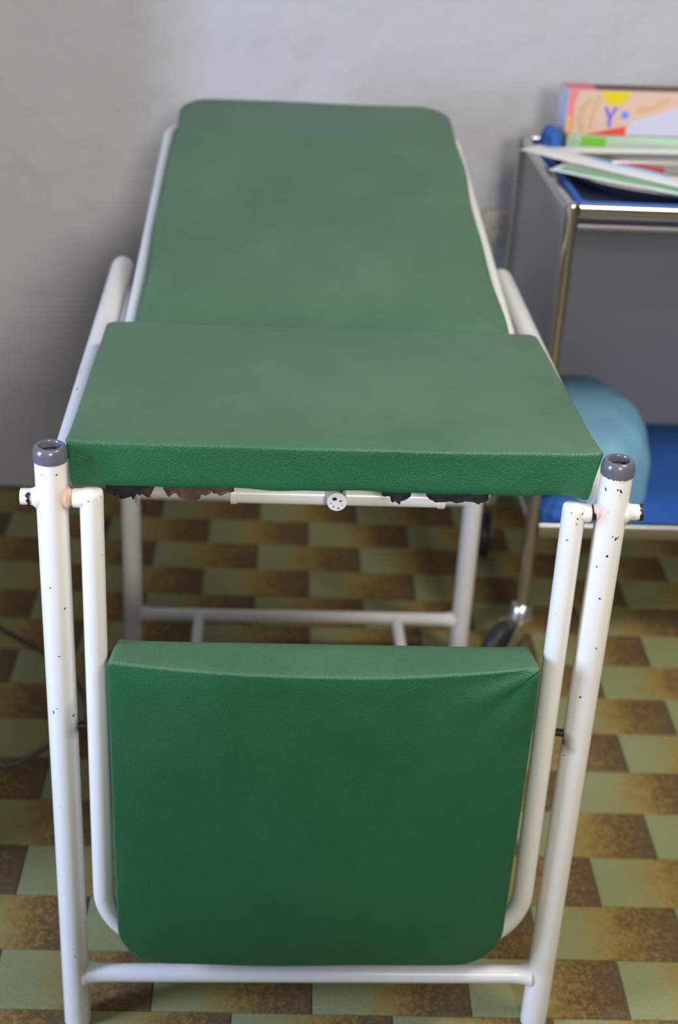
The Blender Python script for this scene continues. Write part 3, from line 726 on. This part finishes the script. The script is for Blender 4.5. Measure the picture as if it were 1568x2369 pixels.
def pouch(name, a, b_, wid, z0, z1, label, mats, sag=.004, th=.004, strips=()):
    t = thing(name, label, 'packet', 'sterile packets on the top tier'); a, b_ = Vector((*a, 0)), Vector((*b_, 0)); T = (b_ - a); L = T.length; T.normalize(); S = Vector((-T.y, T.x, 0))
    def P(u, v, h): q = a + T * (u * L) + S * (v * wid); return (q.x, q.y, z0 + (z1 - z0) * u + h - sag * math.sin(PI * u))
    def strip(u0, u1, v0, v1, h0, h1, mat, nm, lab=None):
        bm = bmesh.new(); nu, nv = 14, 6; top, bot = [], []
        for i in range(nu + 1):
            u_ = u0 + (u1 - u0) * i / nu; rt, rb = [], []
            for j in range(nv + 1):
                v_ = v0 + (v1 - v0) * j / nv; pf = (1 - (2 * abs(v_)) ** 2.5) * min(1, u_ * 8, (1 - u_) * 8)
                wv = noise.noise(Vector((u_ * 7, v_ * 4, len(label)))) * .0012
                rt.append(bm.verts.new(P(u_, v_, th * max(0, pf) * (1 if h1 else 0) + h1 + wv))); rb.append(bm.verts.new(P(u_, v_, h0 + wv)))
            top.append(rt); bot.append(rb)
        for i in range(nu):
            for j in range(nv):
                bm.faces.new((top[i][j], top[i + 1][j], top[i + 1][j + 1], top[i][j + 1])); bm.faces.new((bot[i][j], bot[i][j + 1], bot[i + 1][j + 1], bot[i + 1][j]))
        for i in range(nu): bm.faces.new((top[i][0], bot[i][0], bot[i + 1][0], top[i + 1][0])); bm.faces.new((top[i][nv], top[i + 1][nv], bot[i + 1][nv], bot[i][nv]))
        for j in range(nv): bm.faces.new((top[0][j], top[0][j + 1], bot[0][j + 1], bot[0][j])); bm.faces.new((top[nu][j], bot[nu][j], bot[nu][j + 1], top[nu][j + 1]))
        part(nm, bm, mat, t, lab)
    strip(0, 1, -.5, .5, 0, .0008, mats[0], 'pouch')
    for (u0, u1, v0, v1, mt, lb) in strips: strip(u0, u1, v0, v1, .0008, .0016, mt, 'printed_band', lb)
    return t
RZ = TT + .0335
pouch('sterile_packet', (.398, 1.198), (.655, .935), .060, RZ + .0064, RZ + .0084, 'white packet with a pale blue band sticking out over the trolley\'s left rail', [M_PAPER], sag=0, strips=[(.36, .80, -.05, .30, M_PAPERBLUE, 'pale blue printed band')])
pouch('sterile_packet', (.428, 1.085), (.665, .915), .056, RZ, RZ + .001, 'white packet with a sage green band on the front rim of the steel tray', [M_PAPER], sag=0, strips=[(.05, .97, -.42, .12, M_PAPERGREEN, 'sage green printed band')])
pouch('sterile_packet', (.446, 1.218), (.80, 1.250), .040, RZ - .001, RZ, 'plain white packet lying across the back rim of the steel tray', [M_PAPER], sag=0)
# flat green box and glove box on top
gb = thing('flat_card_box', 'flat lime and pale green card box under the glove box', 'box')
bm = bmesh.new(); box(bm, .485, .80, 1.292, 1.372, TT + .0045, TT + .044, .0015); part('carton', bm, M_GREENWHITE, gb, smooth=False)
bm = bmesh.new(); box(bm, .512, .560, 1.2912, 1.2925, TT + .006, TT + .043); part('lime_panel', bm, M_GREENCARD, gb, 'lime green printed end', smooth=False)
gl = thing('glove_box', 'pink, beige and lilac glove box with a yellow spot, at the back of the trolley', 'box')
GX0, GX1, GY0, GY1, GZ0, GZ1 = .481, .768, 1.298, 1.364, TT + .0445, TT + .0445 + .082
bm = bmesh.new(); box(bm, GX0, GX1, GY0, GY1, GZ0, GZ1, .001); part('carton', bm, M_SKINPRINT, gl, smooth=False)
def FP(u, v, h): return (GX0 + u, GY0 - .0002 - h, GZ0 + v)
def patch(pts, mat, nm, h=.0003, lab=None):
    bm = bmesh.new(); poly_prism(bm, pts, FP, h); part(nm, bm, mat, gl, lab, smooth=False)
W_, H_ = GX1 - GX0, GZ1 - GZ0
patch([(.122, .001), (W_ - .001, .001), (W_ - .001, .068), (.19, .046), (.122, .024)], M_LILACCARD, 'print_panel', .0003, 'lilac-white printed area')
patch([(.040, .0008), (.117, .0008), (.117, .017)], M_REDPRINT, 'print_wedge', .0006, 'red printed wedge')
cc = [(.090 + .028 * math.cos(t * PI / 12), .084 + .028 * math.sin(t * PI / 12)) for t in range(24)]
cc = [(a, min(b_, H_ - .001)) for a, b_ in cc]; patch(cc[8:] + cc[:8], M_YELLOW, 'print_spot', .0006, 'yellow printed spot')
patch([(.232 + .013 * math.cos(t * PI / 10), .027 + .013 * math.sin(t * PI / 10)) for t in range(20)], M_YELLOW, 'print_spot', .0009)
Yp = [(.070, .052), (.0765, .052), (.0835, .037), (.0905, .052), (.097, .052), (.0865, .031), (.0865, .015), (.0805, .015), (.0805, .031)]
patch(Yp, M_BLUEPRINT, 'printed_letter', .0006, 'blue letter Y')
patch([(.1125 + (.009 if t % 2 else .0065) * math.cos(t * PI / 8), .038 + (.009 if t % 2 else .0065) * math.sin(t * PI / 8)) for t in range(16)], M_DOTPRINT, 'printed_mark', .0006, 'blue star mark')
patch([(.018, .030), (.030, .004), (.036, .004), (.030, .036), (.046, .066), (.040, .072), (.024, .052)], M_TANPRINT, 'printed_figure', .0004, 'tan printed hand')
patch([(.044, .012), (.050, .008), (.054, .040), (.062, .072), (.056, .076), (.046, .044)], M_TANPRINT, 'printed_figure', .0004)
patch([(.130, .040), (.150, .044), (.175, .050), (.196, .068), (.190, .074), (.165, .058), (.135, .052)], M_TANPRINT, 'printed_figure', .0004)
patch([(.0006, .001), (.010, .001), (.014, .03), (.012, .060), (.020, H_ - .001), (.0006, H_ - .001)], M_PINKCARD, 'print_edge', .0004, 'pink-red printed edge')
patch([(.002, .006), (.008, .006), (.009, .034), (.003, .034)], M_YELLOW, 'print_patch', .0007)
bm = bmesh.new(); box(bm, GX0 - .0006, GX0 + .0002, GY0 + .001, GY1 - .001, GZ0 + .001, GZ1 - .001); part('end_panel', bm, M_LILACCARD, gl, 'lilac-white end panel', smooth=False)
bm = bmesh.new(); box(bm, GX0 + .0005, GX0 + .055, GY0 + .0005, GY1 - .001, GZ1 - .0002, GZ1 + .0008); part('pink_flap', bm, M_PINKCARD, gl, 'pink top end', smooth=False)
bm = bmesh.new(); box(bm, GX0 + .055, GX1 - .004, GY0 + .002, GY1 - .012, GZ1 - .0002, GZ1 + .0006); part('top_opening', bm, M_SLOT, gl, 'dark brown opening along the top', smooth=False)

_pv = Vector((GX0, GY0, 0)); gl.rotation_euler = (0, 0, .07); gl.location = _pv - Matrix.Rotation(.07, 3, 'Z') @ _pv

# ------------------------------------------------------------------ wall socket and floor cable
so = thing('wall_socket', 'small beige wall socket low on the wall between couch and trolley', 'socket')
bm = bmesh.new(); box(bm, .385, .447, WY - .030, WY, .628, .694, .006); part('socket_body', bm, M_SOCKET, so)
bm = bmesh.new(); lathe(bm, [(.0005, 0), (.016, 0), (.019, -.002), (.021, -.0035), (.021, 0)][:4], .416, WY - .030, 28, axis='y', cz=.661); part('socket_ring', bm, M_SOCKET, so)
for s in (-1, 1):
    bm = bmesh.new(); lathe(bm, [(.0003, -.0005), (.0028, -.0005), (.0028, .0)], .416 + s * .008, WY - .0336, 10, axis='y', cz=.661); part('socket_hole', bm, M_DARK, so)
bm = bmesh.new()
pts = [(-.70, 1.30, .35), (-.70, 1.28, .03), (-.67, 1.10, .005), (-.574, .973, .005), (-.48, .892, .005), (-.405, .79, .006), (-.372, .69, .014), (-.385, .61, .024), (-.421, .574, .026), (-.458, .540, .020), (-.50, .527, .012), (-.60, .515, .005), (-.70, .42, .005), (-.755, .20, .005), (-.757, -.5, .005)]
P_ = [Vector(q) for q in pts]; path = []
for i in range(len(P_) - 1):
    p0, p1, p2, p3 = P_[max(i - 1, 0)], P_[i], P_[i + 1], P_[min(i + 2, len(P_) - 1)]
    for k in range(6):
        t = k / 6; path.append(.5 * ((2 * p1) + (p2 - p0) * t + (2 * p0 - 5 * p1 + 4 * p2 - p3) * t * t + (3 * p1 - p0 - 3 * p2 + p3) * t ** 3))
path.append(P_[-1]); tube(bm, path, .0045, 10)
tag(mesh_obj('power_cable', bm, M_CABLE), 'grey cable looping across the tiles left of the couch', 'cable')
